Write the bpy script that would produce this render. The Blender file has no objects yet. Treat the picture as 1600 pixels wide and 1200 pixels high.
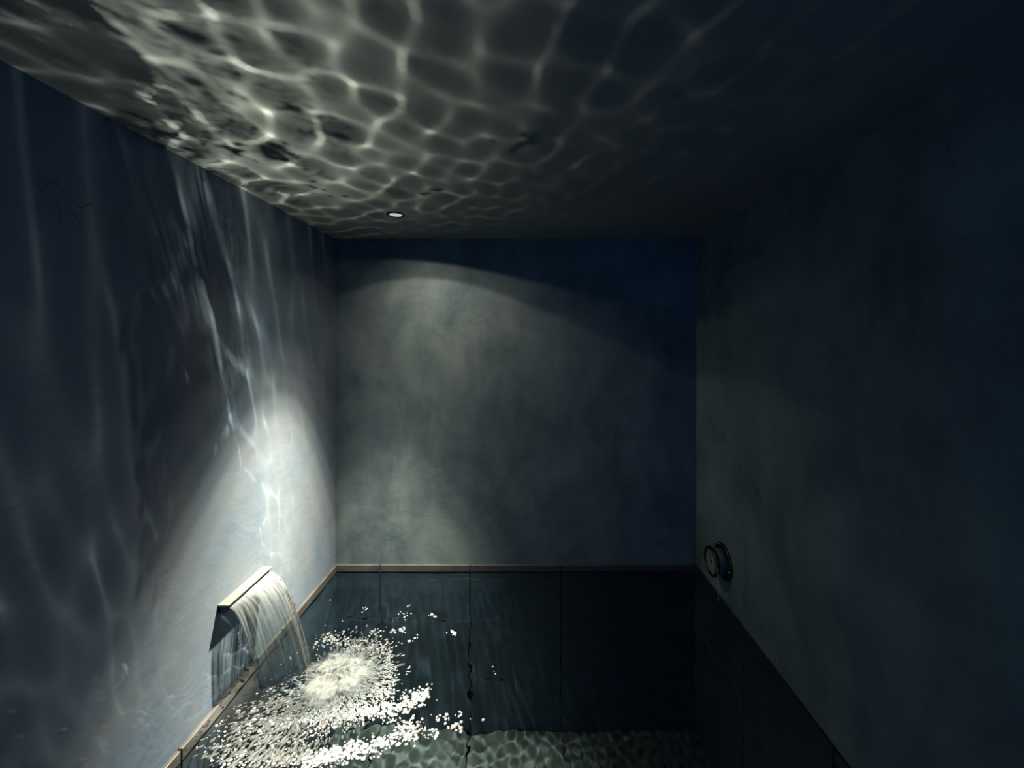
import bpy, bmesh, math, random
import numpy as np
from mathutils import Vector, Matrix

S = bpy.context.scene
COL = S.collection
R = math.radians

# ------------------------------------------------------------------ places (metres)
EYE = 3.25                                   # camera height above the pool bottom
XL, XR, YB, YF = -1.268, 1.132, 2.640, -1.30  # inner faces of the walls
ZC = EYE + 0.677                             # ceiling
ZR = EYE - 1.485                             # top edge of the tiled rim
ZW = EYE - 1.530                             # water level
YD = 0.30                                    # edge of the dry deck the viewer stands on
FPX, CX, CY = 620.0, 822.0, 532.0            # lens in pixels of the 1600 x 1200 frame

# ------------------------------------------------------------------ camera
cam = bpy.data.cameras.new('camera')
cam.sensor_fit = 'HORIZONTAL'
cam.sensor_width = 36.0
cam.lens = 36.0 * FPX / 1600.0
cam.shift_x = -(CX - 800.0) / 1600.0
cam.shift_y = -(600.0 - CY) / 1600.0
cam.clip_start = 0.02
camo = bpy.data.objects.new('camera', cam)
COL.objects.link(camo)
camo.location = (0, 0, EYE)
camo.rotation_euler = (R(90), 0, 0)
S.camera = camo

# ------------------------------------------------------------------ world, exposure
w = bpy.data.worlds.new('dusk')
S.world = w
w.use_nodes = True
bg = w.node_tree.nodes['Background']
bg.inputs[0].default_value = (0.06, 0.38, 1.0, 1)
bg.inputs[1].default_value = 1.75
vs = S.view_settings
vs.view_transform = 'Standard'
vs.look = 'None'
vs.gamma = 1.0
vs.exposure = 0.0
vs.use_curve_mapping = False
cy = S.cycles
cy.use_denoising = True
cy.max_bounces = 10
cy.transmission_bounces = 8
cy.transparent_max_bounces = 16
cy.sample_clamp_direct = 0
cy.sample_clamp_indirect = 6
cy.caustics_reflective = False
cy.caustics_refractive = True

# ------------------------------------------------------------------ lights
LAMP = (-0.700, 2.130, ZC)


def spot(name, loc, aim, energy, color, half, radius, lobes, cut=None):
    """A spot lamp whose light follows a photometric profile: each lobe is (axis or None for the aim, [(degrees, factor)]).
    cut = (degrees from straight down where the housing starts to hide the lamp, degrees where it hides it)."""
    l = bpy.data.lights.new(name, 'SPOT')
    l.energy = energy
    l.color = color
    l.spot_size = R(2 * half)
    l.spot_blend = 0.05
    l.shadow_soft_size = radius
    l.use_nodes = True
    o = bpy.data.objects.new(name, l)
    COL.objects.link(o)
    o.location = loc
    d = (Vector(aim) - Vector(loc)).normalized()
    q = d.to_track_quat('-Z', 'Y')
    o.rotation_euler = q.to_euler()
    t = l.node_tree
    em = t.nodes['Emission']
    tc = t.nodes.new('ShaderNodeTexCoord')

    def mth(op, x, y=None):
        n = t.nodes.new('ShaderNodeMath'); n.operation = op
        for i, v in enumerate((x, y)):
            if v is None: continue
            if hasattr(v, 'links'): t.links.new(v, n.inputs[i])
            else: n.inputs[i].default_value = v
        return n.outputs[0]

    def lobe(axis, profile, interp='EASE'):
        la = q.inverted() @ Vector(axis).normalized()
        vm = t.nodes.new('ShaderNodeVectorMath'); vm.operation = 'DOT_PRODUCT'
        t.links.new(tc.outputs['Normal'], vm.inputs[0])
        vm.inputs[1].default_value = LAMP_SIGN * la
        ang = mth('DIVIDE', mth('ARCCOSINE', vm.outputs['Value']), R(90))
        cr = t.nodes.new('ShaderNodeValToRGB')
        cr.color_ramp.interpolation = interp
        e = cr.color_ramp.elements
        while len(e) > 1:
            e.remove(e[-1])
        for i, (a, f) in enumerate(profile):
            el = e[0] if i == 0 else e.new(a / 90.0)
            el.position = a / 90.0
            el.color = (f, f, f, 1)
        t.links.new(ang, cr.inputs[0])
        return cr.outputs[0]

    tot = None
    for axis, prof in lobes:
        v = lobe(axis or d, prof)
        tot = v if tot is None else mth('ADD', tot, v)
    if cut:
        tot = mth('MULTIPLY', tot, lobe((0, 0, -1), [(0, 1.0), (cut[0], 1.0), (cut[1], 0.42), (85, 0.2)], 'LINEAR'))
    t.links.new(tot, em.inputs['Strength'])
    l.cycles.is_caustics_light = True
    return o


LAMP_SIGN = 1.0
# the recessed ceiling spot over the spout: a narrow beam tilted to the wall and the faint stray light of its housing
spot('downlight_beam', (LAMP[0], LAMP[1], ZC - 0.010),
     (LAMP[0] - 0.20, LAMP[1] - 0.22, ZW), 2600.0, (1.0, 0.85, 0.60), 82, 0.020,
     [(None, [(0, 0.30), (6, 0.38), (10, 0.75), (12.5, 0.98), (15, 0.72), (19, 0.46), (22, 0.27), (24.5, 0.11), (27, 0.034), (31, 0.012), (38, 0.003), (60, 0.0003)]),
      ((0.42, 0.70, -1.0), [(0, 0.0200), (20, 0.0175), (35, 0.0115), (50, 0.0058), (66, 0.0014), (85, 0.0)])],
     cut=(63.2, 65.2))
# added underwater lamp behind the fall, no fixture, to cast the ceiling caustics
ADDED_CAUSTIC_LAMP = (-0.55, 2.40, ZW - 1.38)
spot('added_caustic_beam', ADDED_CAUSTIC_LAMP,
     (ADDED_CAUSTIC_LAMP[0] - 0.54, ADDED_CAUSTIC_LAMP[1] - 1.10, ZC), 900.0, (1.0, 0.91, 0.70), 30, 0.006,
     [(None, [(0, 1.0), (5, 0.9), (9, 0.5), (13, 0.14), (17, 0.03), (22, 0.005), (30, 0.0)])])

# second added lamp, unseen under water, to streak light up the left wall
ADDED_STREAK_LAMP = (-0.78, 1.50, ZW - 1.32)
spot('added_streak_beam', ADDED_STREAK_LAMP,
     (ADDED_STREAK_LAMP[0] - 0.17, ADDED_STREAK_LAMP[1] - 0.20, ZW), 100.0, (1.0, 0.93, 0.74), 30, 0.005,
     [(None, [(0, 1.0), (3, 0.85), (6, 0.45), (9, 0.14), (13, 0.03), (18, 0.004), (30, 0.0)])])

# ------------------------------------------------------------------ helpers


def link(name, me, mat=None, parent=None):
    o = bpy.data.objects.new(name, me)
    COL.objects.link(o)
    if mat is not None:
        me.materials.clear()
        me.materials.append(mat)
    if parent is not None:
        o.parent = parent
    return o


def from_bm(name, bm, mat=None, parent=None, smooth=False):
    me = bpy.data.meshes.new(name)
    bm.normal_update()
    bm.to_mesh(me)
    bm.free()
    if smooth:
        me.polygons.foreach_set('use_smooth', [True] * len(me.polygons))
    return link(name, me, mat, parent)


def empty(name, loc, label=None, cat=None, group=None):
    o = bpy.data.objects.new(name, None)
    COL.objects.link(o)
    o.location = loc
    o.empty_display_size = 0.05
    if label:
        o['label'] = label
        o['category'] = cat
    if group:
        o['group'] = group
    return o


def tag(o, label=None, cat=None, kind=None, group=None):
    if label: o['label'] = label
    if cat: o['category'] = cat
    if kind: o['kind'] = kind
    if group: o['group'] = group
    return o


def box(bm, x0, x1, y0, y1, z0, z1, bevel=0.0):
    g = bmesh.ops.create_cube(bm, size=1.0)
    vv = g['verts']
    for v in vv:
        v.co = Vector(((x0 + x1) / 2 + v.co.x * (x1 - x0), (y0 + y1) / 2 + v.co.y * (y1 - y0), (z0 + z1) / 2 + v.co.z * (z1 - z0)))
    if bevel > 0:
        es = list({e for v in vv for e in v.link_edges})
        bmesh.ops.bevel(bm, geom=es, offset=bevel, segments=2, affect='EDGES', profile=0.5)
    return bm


def lathe(bm, profile, segs=48, axis='Z', closed=False):
    """Revolve (radius, height) pairs about an axis through the origin."""
    rings = []
    for r, h in profile:
        ring = []
        for i in range(segs):
            a = 2 * math.pi * i / segs
            c, s = r * math.cos(a), r * math.sin(a)
            co = (c, s, h) if axis == 'Z' else (-h, c, s)
            ring.append(bm.verts.new(co))
        rings.append(ring)
    pairs = list(zip(rings[:-1], rings[1:]))
    if closed:
        pairs.append((rings[-1], rings[0]))
    for a, b in pairs:
        for i in range(segs):
            j = (i + 1) % segs
            bm.faces.new((a[i], a[j], b[j], b[i]))
    if not closed:
        if profile[0][0] > 0: bm.faces.new(list(reversed(rings[0])))
        if profile[-1][0] > 0: bm.faces.new(rings[-1])
    bmesh.ops.recalc_face_normals(bm, faces=bm.faces[:])
    return bm


def tube(bm, pts, radii, segs=8):
    """A round tube through points with one radius each, capped."""
    rings = []
    n = len(pts)
    for i, p in enumerate(pts):
        p = Vector(p)
        d = (Vector(pts[min(i + 1, n - 1)]) - Vector(pts[max(i - 1, 0)])).normalized()
        up = Vector((0, 0, 1)) if abs(d.z) < 0.9 else Vector((1, 0, 0))
        a = d.cross(up).normalized()
        b = d.cross(a).normalized()
        r = radii[i] if hasattr(radii, '__len__') else radii
        rings.append([bm.verts.new(p + a * r * math.cos(2 * math.pi * k / segs) + b * r * math.sin(2 * math.pi * k / segs)) for k in range(segs)])
    for a, b in zip(rings[:-1], rings[1:]):
        for k in range(segs):
            j = (k + 1) % segs
            bm.faces.new((a[k], a[j], b[j], b[k]))
    bm.faces.new(list(reversed(rings[0])))
    bm.faces.new(rings[-1])
    bmesh.ops.recalc_face_normals(bm, faces=bm.faces[:])
    return bm


# ------------------------------------------------------------------ materials
class NT:
    def __init__(self, name):
        self.m = bpy.data.materials.new(name)
        self.m.use_nodes = True
        self.t = self.m.node_tree
        self.b = self.t.nodes['Principled BSDF']
        self.out = self.t.nodes['Material Output']

    def n(self, typ, **kw):
        x = self.t.nodes.new('ShaderNode' + typ)
        for k, v in kw.items():
            if k == 'inp':
                for kk, vv in v.items():
                    x.inputs[kk].default_value = vv
            else:
                setattr(x, k, v)
        return x

    def l(self, a, b):
        self.t.links.new(a, b)

    def math(self, op, a, b=None, clamp=False):
        x = self.n('Math', operation=op, use_clamp=clamp)
        for i, v in enumerate((a, b)):
            if v is None: continue
            if hasattr(v, 'links'): self.l(v, x.inputs[i])
            else: x.inputs[i].default_value = v
        return x.outputs[0]

    def ramp(self, fac, stops, interp='LINEAR'):
        x = self.n('ValToRGB')
        x.color_ramp.interpolation = interp
        e = x.color_ramp.elements
        while len(e) > 1: e.remove(e[-1])
        for i, (p, c) in enumerate(stops):
            el = e[0] if i == 0 else e.new(p)
            el.position = p
            el.color = (c, c, c, 1) if not hasattr(c, '__len__') else (*c, 1)
        self.l(fac, x.inputs[0])
        return x.outputs[0]

    def noise(self, vec, scale, detail=4, rough=0.55, dist=0.0):
        x = self.n('TexNoise', inp={'Scale': scale, 'Detail': detail, 'Roughness': rough, 'Distortion': dist})
        if vec is not None: self.l(vec, x.inputs['Vector'])
        return x.outputs['Fac']

    def mapping(self, vec, scale=(1, 1, 1), loc=(0, 0, 0)):
        x = self.n('Mapping')
        x.inputs['Scale'].default_value = scale
        x.inputs['Location'].default_value = loc
        self.l(vec, x.inputs['Vector'])
        return x.outputs[0]


def plaster(name, dark, light, seed=(0, 0, 0), rough=0.75, contrast=(0.32, 0.70)):
    """Trowelled lime plaster: cloudy tone, short vertical smears, fine grain, hairline cracks."""
    k = NT(name)
    pos = k.n('NewGeometry').outputs['Position']
    p = k.mapping(pos, loc=seed)
    big = k.noise(p, 1.9, 5, 0.62, 0.5)
    mid = k.noise(k.mapping(p, scale=(1, 1, 0.45)), 7.0, 5, 0.6, 0.3)
    fine = k.noise(p, 60, 3, 0.6)
    s = k.math('ADD', k.math('MULTIPLY', big, 0.62), k.math('MULTIPLY', mid, 0.30))
    s = k.math('ADD', s, k.math('MULTIPLY', fine, 0.08))
    col = k.ramp(s, [(contrast[0], dark), (contrast[1], light)])
    # hairline cracks, kept to a few patches
    vn = k.n('TexVoronoi', feature='DISTANCE_TO_EDGE', inp={'Scale': 2.3})
    wob = k.n('TexNoise', inp={'Scale': 3.5, 'Detail': 3.0})
    k.l(p, wob.inputs['Vector'])
    mx = k.n('MixRGB', blend_type='ADD', inp={'Fac': 0.35})
    k.l(p, mx.inputs[1]); k.l(wob.outputs['Color'], mx.inputs[2])
    k.l(mx.outputs[0], vn.inputs['Vector'])
    crack = k.ramp(vn.outputs['Distance'], [(0.0, 1.0), (0.0035, 0.0)])
    patch = k.ramp(k.noise(p, 2.7, 2), [(0.58, 0.0), (0.64, 1.0)])
    cf = k.math('MULTIPLY', crack, patch)
    mc = k.n('MixRGB', blend_type='MULTIPLY')
    k.l(k.math('MULTIPLY', cf, 0.55), mc.inputs[0]); k.l(col, mc.inputs[1])
    mc.inputs[2].default_value = (0.25, 0.25, 0.25, 1)
    k.l(mc.outputs[0], k.b.inputs['Base Color'])
    k.b.inputs['Roughness'].default_value = rough
    k.b.inputs['Specular IOR Level'].default_value = 0.25
    trowel = k.noise(k.mapping(p, scale=(1, 1, 1.6)), 5.0, 6, 0.55, 1.2)
    h = k.math('ADD', k.math('MULTIPLY', trowel, 1.0), k.math('MULTIPLY', fine, 0.12))
    h = k.math('SUBTRACT', h, k.math('MULTIPLY', cf, 0.25))
    bu = k.n('Bump', inp={'Strength': 0.12, 'Distance': 0.02})
    k.l(h, bu.inputs['Height'])
    k.l(bu.outputs[0], k.b.inputs['Normal'])
    return k.m


def simple(name, color, rough=0.5, metal=0.0, spec=0.5, var=0.0, vscale=30, bump=0.0):
    k = NT(name)
    k.b.inputs['Roughness'].default_value = rough
    k.b.inputs['Metallic'].default_value = metal
    k.b.inputs['Specular IOR Level'].default_value = spec
    k.b.inputs['Base Color'].default_value = (*color, 1)
    if var > 0:
        pos = k.n('NewGeometry').outputs['Position']
        f = k.noise(pos, vscale, 5)
        lo = tuple(c * (1 - var) for c in color); hi = tuple(min(1, c * (1 + var)) for c in color)
        k.l(k.ramp(f, [(0.3, lo), (0.7, hi)]), k.b.inputs['Base Color'])
        if bump:
            bu = k.n('Bump', inp={'Strength': bump, 'Distance': 0.004})
            k.l(f, bu.inputs['Height']); k.l(bu.outputs[0], k.b.inputs['Normal'])
    return k.m


M = {}
M['wall_left'] = plaster('blue_grey_plaster', (0.072, 0.118, 0.186), (0.132, 0.158, 0.190), (3.1, 0.4, 7.7))
M['wall_back'] = plaster('clouded_plaster', (0.031, 0.056, 0.081), (0.150, 0.195, 0.214), (1.3, 5.2, 2.9))
M['wall_right'] = plaster('teal_grey_plaster', (0.042, 0.080, 0.104), (0.172, 0.230, 0.258), (8.3, 2.2, 4.4))
M['ceiling'] = plaster('ceiling_plaster', (0.095, 0.118, 0.125), (0.150, 0.165, 0.165), (5.5, 9.1, 0.0), contrast=(0.30, 0.75))
M['tile'] = simple('rim_tile', (0.040, 0.044, 0.049), 0.45, 0, 0.5, 0.25, 14, 0.15)
M['pool_tile'] = simple('pool_tile', (0.034, 0.072, 0.120), 0.5, 0, 0.4, 0.3, 9, 0.1)
M['floor_tile'] = simple('pool_floor_tile', (0.022, 0.042, 0.050), 0.5, 0, 0.4, 0.3, 9, 0.1)
M['tile_dark'] = simple('dark_rim_tile', (0.018, 0.021, 0.026), 0.35, 0, 0.4, 0.3, 14, 0.1)  # darker tone for the right rim row
M['grout'] = simple('dark_grout', (0.015, 0.017, 0.02), 0.9)
M['deck'] = simple('deck_stone', (0.12, 0.12, 0.125), 0.6, 0, 0.4, 0.3, 12, 0.1)

# ------------------------------------------------------------------ room shell
T = 0.16


def slab(name, mat, *b, bevel=0.0):
    o = from_bm(name, box(bmesh.new(), *b, bevel=bevel), mat)
    o['kind'] = 'structure'
    return o


wl = slab('wall_left', M['wall_left'], XL - T, XL, YF - T, YB + T, ZR - 0.06, ZC + T)
wb = slab('wall_back', M['wall_back'], XL, XR, YB, YB + T, ZR - 0.06, ZC + T)
wr = slab('wall_right', M['wall_right'], XR, XR + T, YF - T, YB + T, ZR - 0.06, ZC + T)
ce = slab('ceiling', M['ceiling'], XL, XR, YF, YB, ZC, ZC + T)
# wall behind the viewer, with an open doorway on its right
bm = bmesh.new()
box(bm, XL, 0.05, YF - T, YF, ZR - 0.06, ZC + T)
box(bm, 0.95, XR, YF - T, YF, ZR - 0.06, ZC + T)
box(bm, 0.05, 0.95, YF - T, YF, ZR + 2.0, ZC + T)
wf = from_bm('wall_front', bm, M['wall_right']); wf['kind'] = 'structure'
# dry deck the photograph is taken from
dk = slab('floor', M['deck'], XL, XR, YF - T, YD, ZR - 0.10, ZR - 0.005)
# pool basin: grout-dark backing with large tiles laid on it
bs = slab('floor_pool', M['grout'], XL - T, XR + T, YD - T, YB + T, -T, 0.0)
bl = slab('trim_1', M['grout'], XL - T, XL, YD, YB + T, 0.0, ZR - 0.06)
bb = slab('trim_2', M['grout'], XL, XR, YB, YB + T, 0.0, ZR - 0.06)
br = slab('trim_3', M['grout'], XR, XR + T, YD, YB + T, 0.0, ZR - 0.06)
bf = slab('trim_4', M['grout'], XL, XR, YD - T, YD, 0.0, ZR - 0.10)
TT, GAP = 0.018, 0.006
random.seed(4)


def tile(parent, mat, x0, x1, y0, y1, z0, z1):
    return from_bm('tile', box(bmesh.new(), x0, x1, y0, y1, z0, z1, bevel=0.0025), mat, parent)


rows = [(ZR - 0.046, ZR), (ZR - 0.64, ZR - 0.046), (ZR - 1.24, ZR - 0.64), (0.02, ZR - 1.24)]
ends_x = [XL, -0.966, -0.370, 0.234, 0.842, XR]
ends_y = [YD, 0.84, 1.44, 2.04, YB]
for r, (z0, z1) in enumerate(rows):
    mt = M['tile'] if r == 0 else M['pool_tile']
    g = GAP / 2
    zt = z1 if r == 0 else z1 - 0.0015
    zb = z0 + (0.0015 if r == 0 else g)
    for a, b in zip(ends_x[:-1], ends_x[1:]):
        tile(bb, mt, max(a + g, XL + TT), min(b - g, XR - TT), YB - TT, YB - 0.0005, zb, zt)
    for a, b in zip(ends_y[:-1], ends_y[1:]):
        tile(bl, mt, XL + 0.0005, XL + TT, a + g, b - g if b < YB else b, zb, zt)
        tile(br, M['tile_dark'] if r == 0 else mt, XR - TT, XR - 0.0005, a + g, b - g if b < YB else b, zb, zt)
for a, b in zip(ends_x[:-1], ends_x[1:]):
    for c, d in zip(ends_y[:-1], ends_y[1:]):
        tile(bs, M['floor_tile'], a + 0.003, b - 0.003, c + 0.003, d - 0.003, 0.0, 0.014)

# ------------------------------------------------------------------ water surface
IMP = np.array([-0.98, 1.86])                # where the fall strikes


def water_height(X, Y):
    rng = np.random.default_rng(11)
    r = np.hypot(X - IMP[0], Y - IMP[1])
    h = np.zeros_like(X)
    # rings running out from the fall, each from a slightly different point, plus wall echoes; sized by curvature (1/m)
    for i in range(18):
        c = IMP + rng.normal(0, 0.16, 2)
        if i % 3 == 0: c = np.array([2 * XL - c[0] + rng.normal(0, .3), c[1] + rng.normal(0, .5)])
        q = 2 * math.pi / rng.uniform(0.030, 0.056)
        d = np.hypot(X - c[0], Y - c[1])
        h += 1.00 / q ** 2 * np.sin(q * d + rng.uniform(0, 6.28)) * np.exp(-d / 1.1)
    # crossing chop
    for i in range(20):
        a = rng.uniform(0, 6.28)
        q = 2 * math.pi / rng.uniform(0.030, 0.056)
        h += 0.55 / q ** 2 * np.sin((X * math.cos(a) + Y * math.sin(a)) * q + rng.uniform(0, 6.28))
    # slow swell
    for i in range(6):
        a = rng.uniform(0, 6.28)
        q = 2 * math.pi / rng.uniform(0.20, 0.45)
        h += 0.25 / q ** 2 * np.sin((X * math.cos(a) + Y * math.sin(a)) * q + rng.uniform(0, 6.28))
    # broken water under the fall
    turb = np.exp(-(r / 0.19) ** 2)
    for i in range(30):
        a = rng.uniform(0, 6.28)
        lam = rng.uniform(0.03, 0.10)
        ph = (X * math.cos(a) + Y * math.sin(a)) * 2 * math.pi / lam + rng.uniform(0, 6.28)
        h += turb * lam * 0.010 * np.sin(ph)
    return h


def grid_mesh(name, x0, x1, y0, y1, nx, ny, fn):
    xs = np.linspace(x0, x1, nx); ys = np.linspace(y0, y1, ny)
    X, Y = np.meshgrid(xs, ys)
    Z = fn(X, Y)
    co = np.stack([X, Y, Z], -1).reshape(-1, 3).astype(np.float32)
    i = np.arange((ny - 1) * (nx - 1)); a = (i // (nx - 1)) * nx + i % (nx - 1)
    f = np.stack([a, a + 1, a + nx + 1, a + nx], -1).astype(np.int32)
    me = bpy.data.meshes.new(name)
    me.vertices.add(len(co)); me.vertices.foreach_set('co', co.ravel())
    me.loops.add(f.size); me.loops.foreach_set('vertex_index', f.ravel())
    me.polygons.add(len(f)); me.polygons.foreach_set('loop_start', np.arange(0, f.size, 4, dtype=np.int32))
    me.polygons.foreach_set('use_smooth', np.ones(len(f), bool))
    me.update(calc_edges=True)
    return me


k = NT('pool_water')
k.t.nodes.remove(k.b)
g = k.n('BsdfGlass', inp={'Color': (0.90, 0.955, 0.965, 1), 'Roughness': 0.0, 'IOR': 1.333})
k.l(g.outputs[0], k.out.inputs['Surface'])
M['water'] = k.m
WX0, WX1, WY0, WY1 = XL + TT - 0.002, XR - TT + 0.002, YD - 0.002, YB - TT + 0.002
water = link('pool_water', grid_mesh('pool_water', WX0, WX1, WY0, WY1, 700, 680, lambda X, Y: ZW + water_height(X, Y)), M['water'])
tag(water, 'dark blue rippled water filling the tiled plunge pool', 'water', 'stuff')
water.cycles.is_caustics_caster = True

for o in [wl, wb, wr, ce, wf] + list(bs.children) + list(bl.children) + list(bb.children) + list(br.children):
    o.cycles.is_caustics_receiver = True

# ------------------------------------------------------------------ ceiling spot
k = NT('lamp_lens')
k.b.inputs['Base Color'].default_value = (0.6, 0.65, 0.7, 1)
k.b.inputs['Roughness'].default_value = 0.25
k.b.inputs['Emission Color'].default_value = (0.80, 0.92, 1.0, 1)
k.b.inputs['Emission Strength'].default_value = 0.55
M['lens'] = k.m
M['dark_metal'] = simple('dark_metal', (0.012, 0.014, 0.016), 0.35, 0.6)
M['stone_edge'] = simple('spout_plate', (0.082, 0.088, 0.092), 0.5, 0, 0.4, 0.12, 40, 0.1)
M['black'] = simple('slot_dark', (0.006, 0.007, 0.008), 0.8)

dl = empty('downlight', (LAMP[0], LAMP[1], ZC), 'small round recessed spot light with dark bezel, set in the ceiling near the back wall', 'ceiling light')
from_bm('bezel', lathe(bmesh.new(), [(0.034, 0.0), (0.048, 0.0), (0.0475, -0.003), (0.044, -0.0055), (0.037, -0.0055), (0.0345, -0.003)], 48, closed=True), M['dark_metal'], dl, True)
from_bm('lens', lathe(bmesh.new(), [(0.0, -0.0042), (0.015, -0.0039), (0.028, -0.003), (0.0342, -0.0015), (0.0342, -0.0002), (0.0, -0.0002)], 48), M['lens'], dl, True)

# ------------------------------------------------------------------ spout in the left wall
SY0, SY1, SZ = 1.630, 1.912, EYE - 1.088
sp = empty('waterfall_spout', (XL, (SY0 + SY1) / 2, SZ), 'wide flat waterfall spout with pale top plate, set in the left wall above the splash', 'spout')


def local(o, parent):
    o.matrix_parent_inverse = Matrix.Translation(-Vector(parent.location))
    return o


local(from_bm('top_plate', box(bmesh.new(), XL - 0.02, XL + 0.046, SY0, SY1, SZ - 0.006, SZ, 0.0012), M['stone_edge'], sp), sp)
local(from_bm('bottom_plate', box(bmesh.new(), XL - 0.02, XL + 0.030, SY0 + 0.004, SY1 - 0.004, SZ - 0.038, SZ - 0.033, 0.001), M['stone_edge'], sp), sp)
for y in (SY0 + 0.004, SY1 - 0.009):
    local(from_bm('end_plate', box(bmesh.new(), XL - 0.02, XL + 0.034, y, y + 0.005, SZ - 0.0335, SZ - 0.0058, 0.0006), M['dark_metal'], sp), sp)
local(from_bm('throat', box(bmesh.new(), XL - 0.02, XL + 0.004, SY0 + 0.008, SY1 - 0.008, SZ - 0.0335, SZ - 0.0058), M['black'], sp), sp)

# ------------------------------------------------------------------ falling water
FX, FZ = XL + 0.040, SZ - 0.020
DROP = FZ - ZW + 0.01


def ss(a, b, x):
    t = np.clip((x - a) / (b - a), 0, 1)
    return t * t * (3 - 2 * t)


def fall_point(u, v, lag=1.0):
    """u runs 0..1 along the slot, v 0..1 down the fall (equal times)."""
    d = DROP * v * v
    kx = (0.085 + 0.225 * ss(-0.05, 0.75, u)) * lag
    wob = 0.006 * np.sin(u * 31 + 2.0 * v) + 0.004 * np.sin(u * 73 + 1.3)
    x = FX + kx * np.sqrt(DROP) * v + wob * v * ss(0, .2, v)
    y = (SY0 + 0.012) + (SY1 - SY0 - 0.022) * u + (1 - u) ** 1.5 * 0.10 * v ** 1.6 - 0.015 * u * v
    return x, y, FZ - d


def streak_water(name, white=(0.25, 0.285, 0.325), scale=(34, 2.2), boost=1.0, gloss=True):
    """Clear water with aerated white threads running along the flow (UV: x across, y along)."""
    k = NT(name)
    k.t.nodes.remove(k.b)
    uv = k.n('UVMap').outputs[0]
    n1 = k.noise(k.mapping(uv, scale=(scale[0], scale[1], 1)), 1.0, 5, 0.6, 0.4)
    n2 = k.noise(k.mapping(uv, scale=(scale[0] * 3.2, scale[1] * 2.6, 1), loc=(3, 7, 0)), 1.0, 3, 0.6, 0.2)
    st = k.ramp(k.math('ADD', k.math('MULTIPLY', n1, 0.65), k.math('MULTIPLY', n2, 0.35)), [(0.40, 0.0), (0.66, 1.0)])
    at = k.n('Attribute', attribute_name='air').outputs['Fac']
    fac = k.math('MULTIPLY', at, k.math('ADD', k.math('MULTIPLY', st, 1.7 * boost), 0.20), clamp=True)
    clear = k.n('MixShader')
    tr = k.n('BsdfTransparent', inp={'Color': (0.93, 0.97, 0.97, 1)})
    gl = k.n('BsdfGlossy', inp={'Color': (1, 1, 1, 1), 'Roughness': 0.06})
    fr = k.n('Fresnel', inp={'IOR': 1.33})
    bu = k.n('Bump', inp={'Strength': 0.6, 'Distance': 0.004})
    k.l(n1, bu.inputs['Height'])
    k.l(bu.outputs[0], gl.inputs['Normal']); k.l(bu.outputs[0], fr.inputs['Normal'])
    if gloss: k.l(k.math('MULTIPLY', fr.outputs[0], 0.5), clear.inputs[0])
    else: clear.inputs[0].default_value = 0.0
    k.l(tr.outputs[0], clear.inputs[1]); k.l(gl.outputs[0], clear.inputs[2])
    wh = k.n('MixShader', inp={'Fac': 0.45})
    di = k.n('BsdfDiffuse', inp={'Color': (*white, 1)})
    tl = k.n('BsdfTranslucent', inp={'Color': (*white, 1)})
    k.l(di.outputs[0], wh.inputs[1]); k.l(tl.outputs[0], wh.inputs[2])
    mx = k.n('MixShader')
    k.l(fac, mx.inputs[0]); k.l(clear.outputs[0], mx.inputs[1]); k.l(wh.outputs[0], mx.inputs[2])
    k.l(mx.outputs[0], k.out.inputs['Surface'])
    return k.m


M['fall'] = streak_water('falling_water')


def param_sheet(name, pos, air, nu, nv, mat, parent=None, u0=0.0, u1=1.0):
    u = np.linspace(u0, u1, nu); v = np.linspace(0, 1, nv)
    U, V = np.meshgrid(u, v)
    X, Y, Z = pos(U, V)
    co = np.stack([X, Y, Z], -1).reshape(-1, 3)
    i = np.arange((nv - 1) * (nu - 1)); a = (i // (nu - 1)) * nu + i % (nu - 1)
    f = np.stack([a, a + 1, a + nu + 1, a + nu], -1)
    me = bpy.data.meshes.new(name)
    me.from_pydata(co.tolist(), [], f.tolist())
    uvl = me.uv_layers.new(name='UVMap')
    uvs = np.stack([U, V], -1).reshape(-1, 2)[f.ravel()]
    uvl.data.foreach_set('uv', uvs.astype(np.float32).ravel())
    at = me.attributes.new('air', 'FLOAT', 'POINT')
    at.data.foreach_set('value', np.clip(air(U, V), 0, 1).astype(np.float32).ravel())
    me.polygons.foreach_set('use_smooth', [True] * len(me.polygons))
    return link(name, me, mat, parent)


wfall = empty('waterfall', (FX, (SY0 + SY1) / 2, FZ), 'clear sheet of water with white threads pouring from the wall spout into the pool', 'waterfall')


def air_main(U, V):
    top = np.exp(-(V / 0.42) ** 2) * ss(0.25, 0.55, U) * 0.85
    rim = ss(0.70, 0.92, U) * 0.80
    low = 0.22 + 0.10 * ss(0.5, 0.0, U) * (1 - V)
    hole = 1 - 0.75 * np.exp(-((U - 0.62) / 0.14) ** 2 - ((V - 0.85) / 0.22) ** 2)
    return np.maximum(np.maximum(top, rim), low) * hole


main = local(param_sheet('sheet', fall_point, air_main, 90, 70, M['fall'], wfall), wfall)
so = main.modifiers.new('thickness', 'SOLIDIFY'); so.thickness = 0.003
inner = local(param_sheet('inner_sheet', lambda u, v: fall_point(u, v, 0.72), lambda U, V: 0.14 * ss(1.0, 0.4, U) * np.ones_like(V) + 0.25 * ss(.3, .6, U) * np.exp(-(V / .5) ** 2), 70, 50, M['fall'], wfall, 0.05, 0.93), wfall)
k = NT('water_thread')
k.t.nodes.remove(k.b)
wt = k.n('MixShader', inp={'Fac': 0.45})
wd_ = k.n('BsdfDiffuse', inp={'Color': (0.28, 0.32, 0.36, 1)}); wl_ = k.n('BsdfTranslucent', inp={'Color': (0.28, 0.32, 0.36, 1)})
k.l(wd_.outputs[0], wt.inputs[1]); k.l(wl_.outputs[0], wt.inputs[2])
wc = k.n('MixShader')
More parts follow.
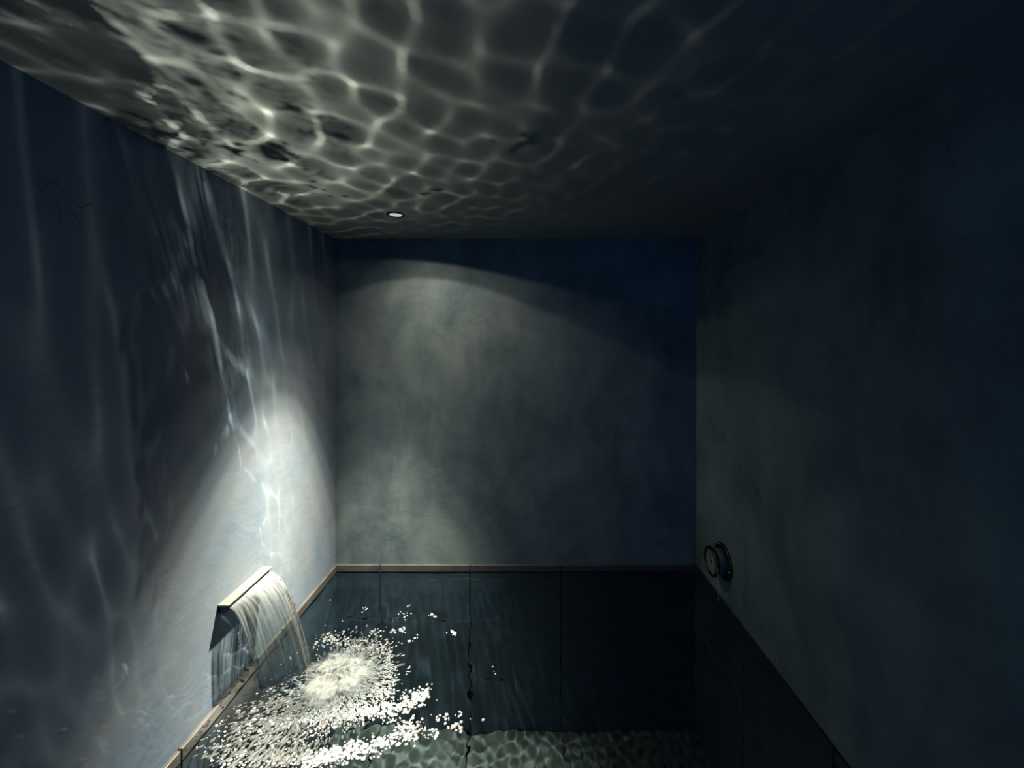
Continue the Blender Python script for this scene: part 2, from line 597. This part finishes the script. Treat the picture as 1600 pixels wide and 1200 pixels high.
fr = k.n('Fresnel', inp={'IOR': 1.33}); tr = k.n('BsdfTransparent'); gl = k.n('BsdfGlossy', inp={'Roughness': 0.05})
k.l(fr.outputs[0], wc.inputs[0]); k.l(tr.outputs[0], wc.inputs[1]); k.l(gl.outputs[0], wc.inputs[2])
wm = k.n('MixShader', inp={'Fac': 0.30})
k.l(wc.outputs[0], wm.inputs[1]); k.l(wt.outputs[0], wm.inputs[2]); k.l(wm.outputs[0], k.out.inputs['Surface'])
M['thread'] = k.m
rng = np.random.default_rng(5)
us = [0.015, 0.13, 0.30, 0.47, 0.63, 0.76, 0.85, 0.91, 0.95, 0.985]
for u in us:
    vv = np.linspace(0.0, 1.0, 26)
    ph = rng.uniform(0, 6.28)
    uu = u + 0.006 * np.sin(vv * 9 + ph)
    lag = 1.0 + rng.uniform(-0.03, 0.03)
    x, y, z = fall_point(uu, vv, lag)
    r0 = (0.0035 if u > 0.75 else 0.0024) * rng.uniform(0.75, 1.25)
    rad = r0 * (0.75 + 0.35 * np.sin(vv * 21 + ph) * vv) * (1 - 0.3 * vv)
    local(from_bm('strand', tube(bmesh.new(), list(zip(x, y, z)), list(rad), 8), M['thread'], wfall, True), wfall)

# ------------------------------------------------------------------ foam where the fall strikes
bm = bmesh.new(); bmesh.ops.create_icosphere(bm, subdivisions=2, radius=1.0)
bm.verts.index_update()
ICO_V = np.array([v.co[:] for v in bm.verts]); ICO_F = np.array([[v.index for v in f.verts] for f in bm.faces]); bm.free()
bm = bmesh.new(); bmesh.ops.create_icosphere(bm, subdivisions=1, radius=1.0)
bm.verts.index_update()
ICO1_V = np.array([v.co[:] for v in bm.verts]); ICO1_F = np.array([[v.index for v in f.verts] for f in bm.faces]); bm.free()


def blobs(name, P, Sz, ang, mat, parent=None, base=(ICO1_V, ICO1_F)):
    """Many small ellipsoids: centres P, half axes Sz, heading ang."""
    V, F = base
    n = len(P)
    loc = V[None] * Sz[:, None, :]
    c, s_ = np.cos(ang)[:, None], np.sin(ang)[:, None]
    x = loc[..., 0] * c - loc[..., 1] * s_; y = loc[..., 0] * s_ + loc[..., 1] * c
    co = np.stack([x, y, loc[..., 2]], -1) + P[:, None, :]
    f = (F[None] + (np.arange(n) * len(V))[:, None, None]).reshape(-1, 3).astype(np.int32)
    me = bpy.data.meshes.new(name)
    co = co.reshape(-1, 3).astype(np.float32)
    me.vertices.add(len(co)); me.vertices.foreach_set('co', co.ravel())
    me.loops.add(f.size); me.loops.foreach_set('vertex_index', f.ravel())
    me.polygons.add(len(f)); me.polygons.foreach_set('loop_start', np.arange(0, f.size, 3, dtype=np.int32))
    me.polygons.foreach_set('use_smooth', np.ones(len(f), bool))
    me.update(calc_edges=True)
    return link(name, me, mat, parent)


def on_water(px, py):
    y = FPX * (EYE - ZW) / (py - CY)
    return (px - CX) / FPX * y, y


k = NT('white_foam_glint')
k.b.inputs['Base Color'].default_value = (0.185, 0.215, 0.250, 1)
k.b.inputs['Roughness'].default_value = 0.3
M['foam'] = k.m
M['froth'] = streak_water('frothing_water', (0.39, 0.45, 0.50), (14, 3.0), 1.2, gloss=False)

splash = empty('splash', (-0.88, 1.80, ZW), 'white foaming splash with scattered foam and glint flecks under the falling water', 'splash')
splash['kind'] = 'stuff'
FC = np.array(on_water(528, 1058))           # heart of the foam


def mound_pos(U, V):
    a = U * 2 * math.pi
    r = V * (0.19 + 0.02 * np.sin(3 * a + 1) + 0.015 * np.sin(7 * a))
    X = FC[0] + r * np.cos(a) * 1.05; Y = FC[1] + r * np.sin(a) * 0.95
    b = 0.5 + 0.5 * np.sin(X * 95 + 3 * np.sin(Y * 60)) * np.sin(Y * 88 + 2 * np.sin(X * 70))
    Z = ZW + 0.006 + (0.026 + 0.014 * b) * (1 - ss(0, 0.85, V)) + 0.010 * b * (1 - V)
    return X, Y, Z


local(param_sheet('foam_mound', mound_pos, lambda U, V: 1.5 * (1 - ss(0.15, 0.9, V)), 120, 40, M['froth'], splash), splash)



rng = np.random.default_rng(21)
P, Z_, A_ = [], [], []
FINE = [[], [], []]


def fleck(px, py, d_px, long=1.0, ang=None, to=None):
    x, y = on_water(px, py)
    if not (XL + TT + 0.004 < x < XR - 0.03 and YD + 0.02 < y < YB - 0.03): return
    m = d_px * 0.37 * y / FPX
    h = float(water_height(np.array([x]), np.array([y]))[0])
    to = to or (P, Z_, A_)
    to[0].append((x, y, ZW + h + m * 0.15)); to[1].append((m * long, m, m * 0.6))
    to[2].append(rng.uniform(0, 6.28) if ang is None else ang)


def cluster(px, py, sx, sy, n, d=4.0, rot=0.0, radial=False, long=1.0, to=None):
    for _ in range(int(n * 1.25)):
        a, b = rng.normal(0, 1, 2)
        c, s_ = math.cos(rot), math.sin(rot)
        x = px + sx * a * c - sy * b * s_; y = py + sx * a * s_ + sy * b * c
        if y < CY + 340: continue
        X, Y = on_water(x, y)
        ang = math.atan2(Y - FC[1], X - FC[0]) + rng.normal(0, .25) if radial else None
        fleck(x, y, d * rng.lognormal(0, 0.35), long * rng.uniform(0.8, 1.3) if radial else rng.uniform(1, 1.4), ang, to)


# radial spray round the heart
for _ in range(1500):
    a = rng.uniform(0, 6.28); r = 0.10 + abs(rng.normal(0, 0.085))
    if math.cos(a) < -0.2 and rng.random() < 0.5: continue
    X = FC[0] + r * math.cos(a); Y = FC[1] - 0.02 + r * math.sin(a) * 0.9
    if Y <= 0.4: continue
    px = CX + X / Y * FPX; py = CY + (EYE - ZW) / Y * FPX
    fleck(px, py, rng.uniform(1.6, 3.0), rng.uniform(2.0, 5.5), a + rng.normal(0, 0.15))
# arcs and bands of flecks, foam and modelled lamp glints: (x, y, spread along, spread across, count, size, heading)
for c in [(515, 997, 16, 6, 60, 3.2, -.2), (545, 1008, 20, 6, 70, 3.2, .1), (585, 1013, 14, 5, 70, 3.4, .1), (606, 1030, 5, 12, 60, 3.4, 0),
          (608, 1062, 6, 14, 80, 3.6, 0), (596, 1080, 10, 10, 70, 3.6, 0),
          (440, 1130, 42, 9, 90, 4.0, -.1), (520, 1119, 33, 8, 230, 4.2, -.1), (575, 1112, 30, 6.5, 170, 4.2, -.15), (622, 1104, 20, 6, 110, 4.2, -.35), (652, 1088, 11, 6, 80, 4.8, -.6),
          (470, 1152, 36, 6, 40, 3.8, -.3), (500, 1184, 22, 7, 130, 5.2, -.35), (545, 1175, 26, 6.5, 150, 5.0, -.35), (600, 1163, 24, 6, 130, 4.8, -.4), (640, 1143, 12, 9, 100, 4.6, -.5), (615, 1128, 8, 4, 14, 4, 0),
          (400, 1160, 35, 22, 40, 3.6, 0), (365, 1190, 28, 12, 20, 4.2, 0), (430, 1190, 35, 10, 45, 4.0, -.2), (350, 1150, 16, 22, 40, 3.0, 0), (460, 1075, 26, 14, 60, 3.0, 0),
          (425, 1100, 22, 10, 25, 3.2, -.3), (395, 1125, 20, 14, 35, 3.2, 0),
          (577, 995, 8, 5, 16, 3.6, -.5), (593, 987, 9, 3, 9, 3, -.2), (623, 986, 8, 3, 16, 3.6, 0), (643, 999, 4, 3, 5, 3.4, 0), (631, 962, 7, 3, 9, 3, 0),
          (677, 961, 4, 2, 6, 3.2, 0), (708, 988, 5, 2.5, 9, 3.6, 0), (713, 1136, 5, 5, 12, 6.5, 0), (673, 1145, 4, 5, 8, 6, 0), (684, 1121, 6, 5, 9, 4, 0),
          (700, 1122, 3, 4, 6, 4, 0), (718, 1118, 4, 4, 9, 3.4, 0), (571, 947, 4, 6, 6, 2.4, 0), (527, 997, 6, 4, 12, 3, 0)]:
    cluster(*c[:7])
for c in [(425, 1140, 45, 26, 520), (490, 1105, 40, 22, 420), (385, 1180, 34, 16, 200), (455, 1185, 40, 10, 200), (560, 1040, 26, 22, 260)]:
    cluster(*c, 4.2, 0, True, 2.2, FINE)          # fine froth between the bands
cluster(525, 1095, 40, 14, 270, 2.3, 0, True, 4.0)
cluster(580, 1060, 16, 22, 240, 2.2, 0, True, 4.0)
for x, y, d in [(755, 1126, 8), (770, 1042, 3.4), (774, 1053, 3.6), (772, 1049, 2.6), (640, 1043, 4.5), (635, 1054, 3.6), (614, 1024, 3), (652, 992, 4), (652, 997, 3),
                (628, 1006, 4.2), (619, 1010, 4.6), (623, 1004, 3), (698, 989, 3.6), (637, 948, 4), (640, 946, 3), (535, 971, 3), (557, 979, 3), (545, 983, 3), (566, 957, 3), (508, 978, 2.6), (516, 937, 2.6),
                (669, 1155, 4), (660, 1147, 3), (735, 1124, 3), (650, 891.5, 3), (645, 892, 2.4), (656, 891.5, 2.4), (752, 890, 2.6)]:
    fleck(x, y, d, rng.uniform(1, 1.3))
fl = local(blobs('foam_glint_fleck', np.array(P), np.array(Z_), np.array(A_), M['foam'], splash), splash)  # flecks of foam, and white ones standing in for lamp glints on ripples
fl['kind'] = 'stuff'
k = NT('watery_froth')
k.t.nodes.remove(k.b)
wm = k.n('MixShader', inp={'Fac': 0.30})
k.l(k.n('BsdfTransparent').outputs[0], wm.inputs[1])
k.l(k.n('BsdfDiffuse', inp={'Color': (0.16, 0.185, 0.21, 1)}).outputs[0], wm.inputs[2])
k.l(wm.outputs[0], k.out.inputs['Surface'])
ff = local(blobs('fine_froth', np.array(FINE[0]), np.array(FINE[1]), np.array(FINE[2]), k.m, splash), splash)
ff['kind'] = 'stuff'
# drops thrown off the edge of the fall
P2, S2 = [], []
for _ in range(170):
    u = 1 - abs(rng.normal(0, 0.10)); v = rng.uniform(0.15, 1)
    x, y, z = fall_point(np.array([u]), np.array([v]), 1 + rng.normal(0, 0.03))
    rr = rng.uniform(0.0012, 0.0028)
    P2.append((x[0] + rng.normal(0, .004), y[0] + rng.normal(0, .004), z[0])); S2.append((rr, rr, rr * rng.uniform(1, 3)))
dr = local(blobs('droplets', np.array(P2), np.array(S2), np.zeros(len(P2)), M['thread'], wfall), wfall)
dr['kind'] = 'stuff'

# ------------------------------------------------------------------ dial gauge on the right wall
GY, GZ = 2.272, EYE - 1.263
M['gauge_metal'] = simple('gauge_metal', (0.035, 0.042, 0.045), 0.32, 0.7, 0.5, 0.15, 60)
M['gauge_body'] = simple('gauge_body', (0.10, 0.115, 0.10), 0.55, 0.0, 0.5, 0.1, 50)
M['dial'] = simple('dial_face', (0.20, 0.225, 0.23), 0.4)
M['wire'] = simple('pale_wire', (0.5, 0.53, 0.54), 0.4)
M['bright'] = simple('bright_steel', (0.55, 0.58, 0.6), 0.2, 1.0)
ga = empty('wall_gauge', (XR, GY, GZ), 'round dark metal dial gauge low on the right wall near the back corner', 'gauge')
ga.scale = (1.06, 0.88, 0.88)
# along the local -X axis: height 0 lies on the wall
from_bm('flange', lathe(bmesh.new(), [(0.0, 0.0), (0.113, 0.0), (0.1135, 0.006), (0.110, 0.011), (0.100, 0.012), (0.094, 0.009), (0.0, 0.009)], 64, 'X'), M['gauge_metal'], ga, True)
from_bm('body', lathe(bmesh.new(), [(0.0, 0.008), (0.080, 0.008), (0.079, 0.060), (0.0, 0.060)], 64, 'X'), M['gauge_body'], ga, True)
from_bm('bezel', lathe(bmesh.new(), [(0.074, 0.058), (0.091, 0.058), (0.0935, 0.064), (0.0925, 0.072), (0.086, 0.077), (0.077, 0.076), (0.074, 0.070)], 64, 'X', closed=True), M['gauge_metal'], ga, True)
dial = from_bm('dial', lathe(bmesh.new(), [(0.0, 0.058), (0.076, 0.058), (0.076, 0.067), (0.0, 0.067)], 64, 'X'), M['dial'], ga)
bm = bmesh.new()
for i in range(28):
    a = R(-40 + i * 260 / 27)
    L = 0.012 if i % 3 == 0 else 0.007
    r0, r1 = 0.068 - L, 0.068
    c, s_ = math.cos(a), math.sin(a)
    wd = 0.0011
    vs_ = [bm.verts.new((-0.0676, r * c - q * s_, r * s_ + q * c)) for r, q in ((r0, -wd), (r1, -wd), (r1, wd), (r0, wd))]
    bm.faces.new(vs_)
from_bm('scale', bm, M['dark_metal'], dial)
bm = bmesh.new()
a = R(60)
tube(bm, [(-0.069, -0.014 * math.cos(a), -0.014 * math.sin(a)), (-0.069, 0, 0), (-0.069, 0.058 * math.cos(a), 0.058 * math.sin(a))], [0.0022, 0.0026, 0.0008], 8)
from_bm('needle', bm, M['dark_metal'], dial, True)
from_bm('needle_hub', lathe(bmesh.new(), [(0.0, 0.0665), (0.008, 0.0665), (0.007, 0.073), (0.0, 0.074)], 20, 'X'), M['dark_metal'], dial, True)
for q in (0.25, 2.35, 4.45):
    b = lathe(bmesh.new(), [(0.0, 0.010), (0.0065, 0.010), (0.0065, 0.015), (0.004, 0.0175), (0.0, 0.018)], 16, 'X')
    bmesh.ops.translate(b, verts=b.verts[:], vec=(0, 0.102 * math.sin(q + 2.2), 0.102 * math.cos(q + 2.2)))
    from_bm('bolt', b, M['bright'], ga, True)
# thin probe wire that hangs from the bezel down to the water
bm = bmesh.new()
pts = [(-0.0700, -0.0935, 0.004), (-0.0695, -0.0950, -0.040), (-0.0690, -0.0945, -0.085), (-0.0680, -0.0940, -0.13), (-0.0675, -0.0935, -0.165), (-0.0670, -0.0935, -0.195)]
tube(bm, pts, 0.0016, 8)
from_bm('probe_wire', bm, M['wire'], ga, True)
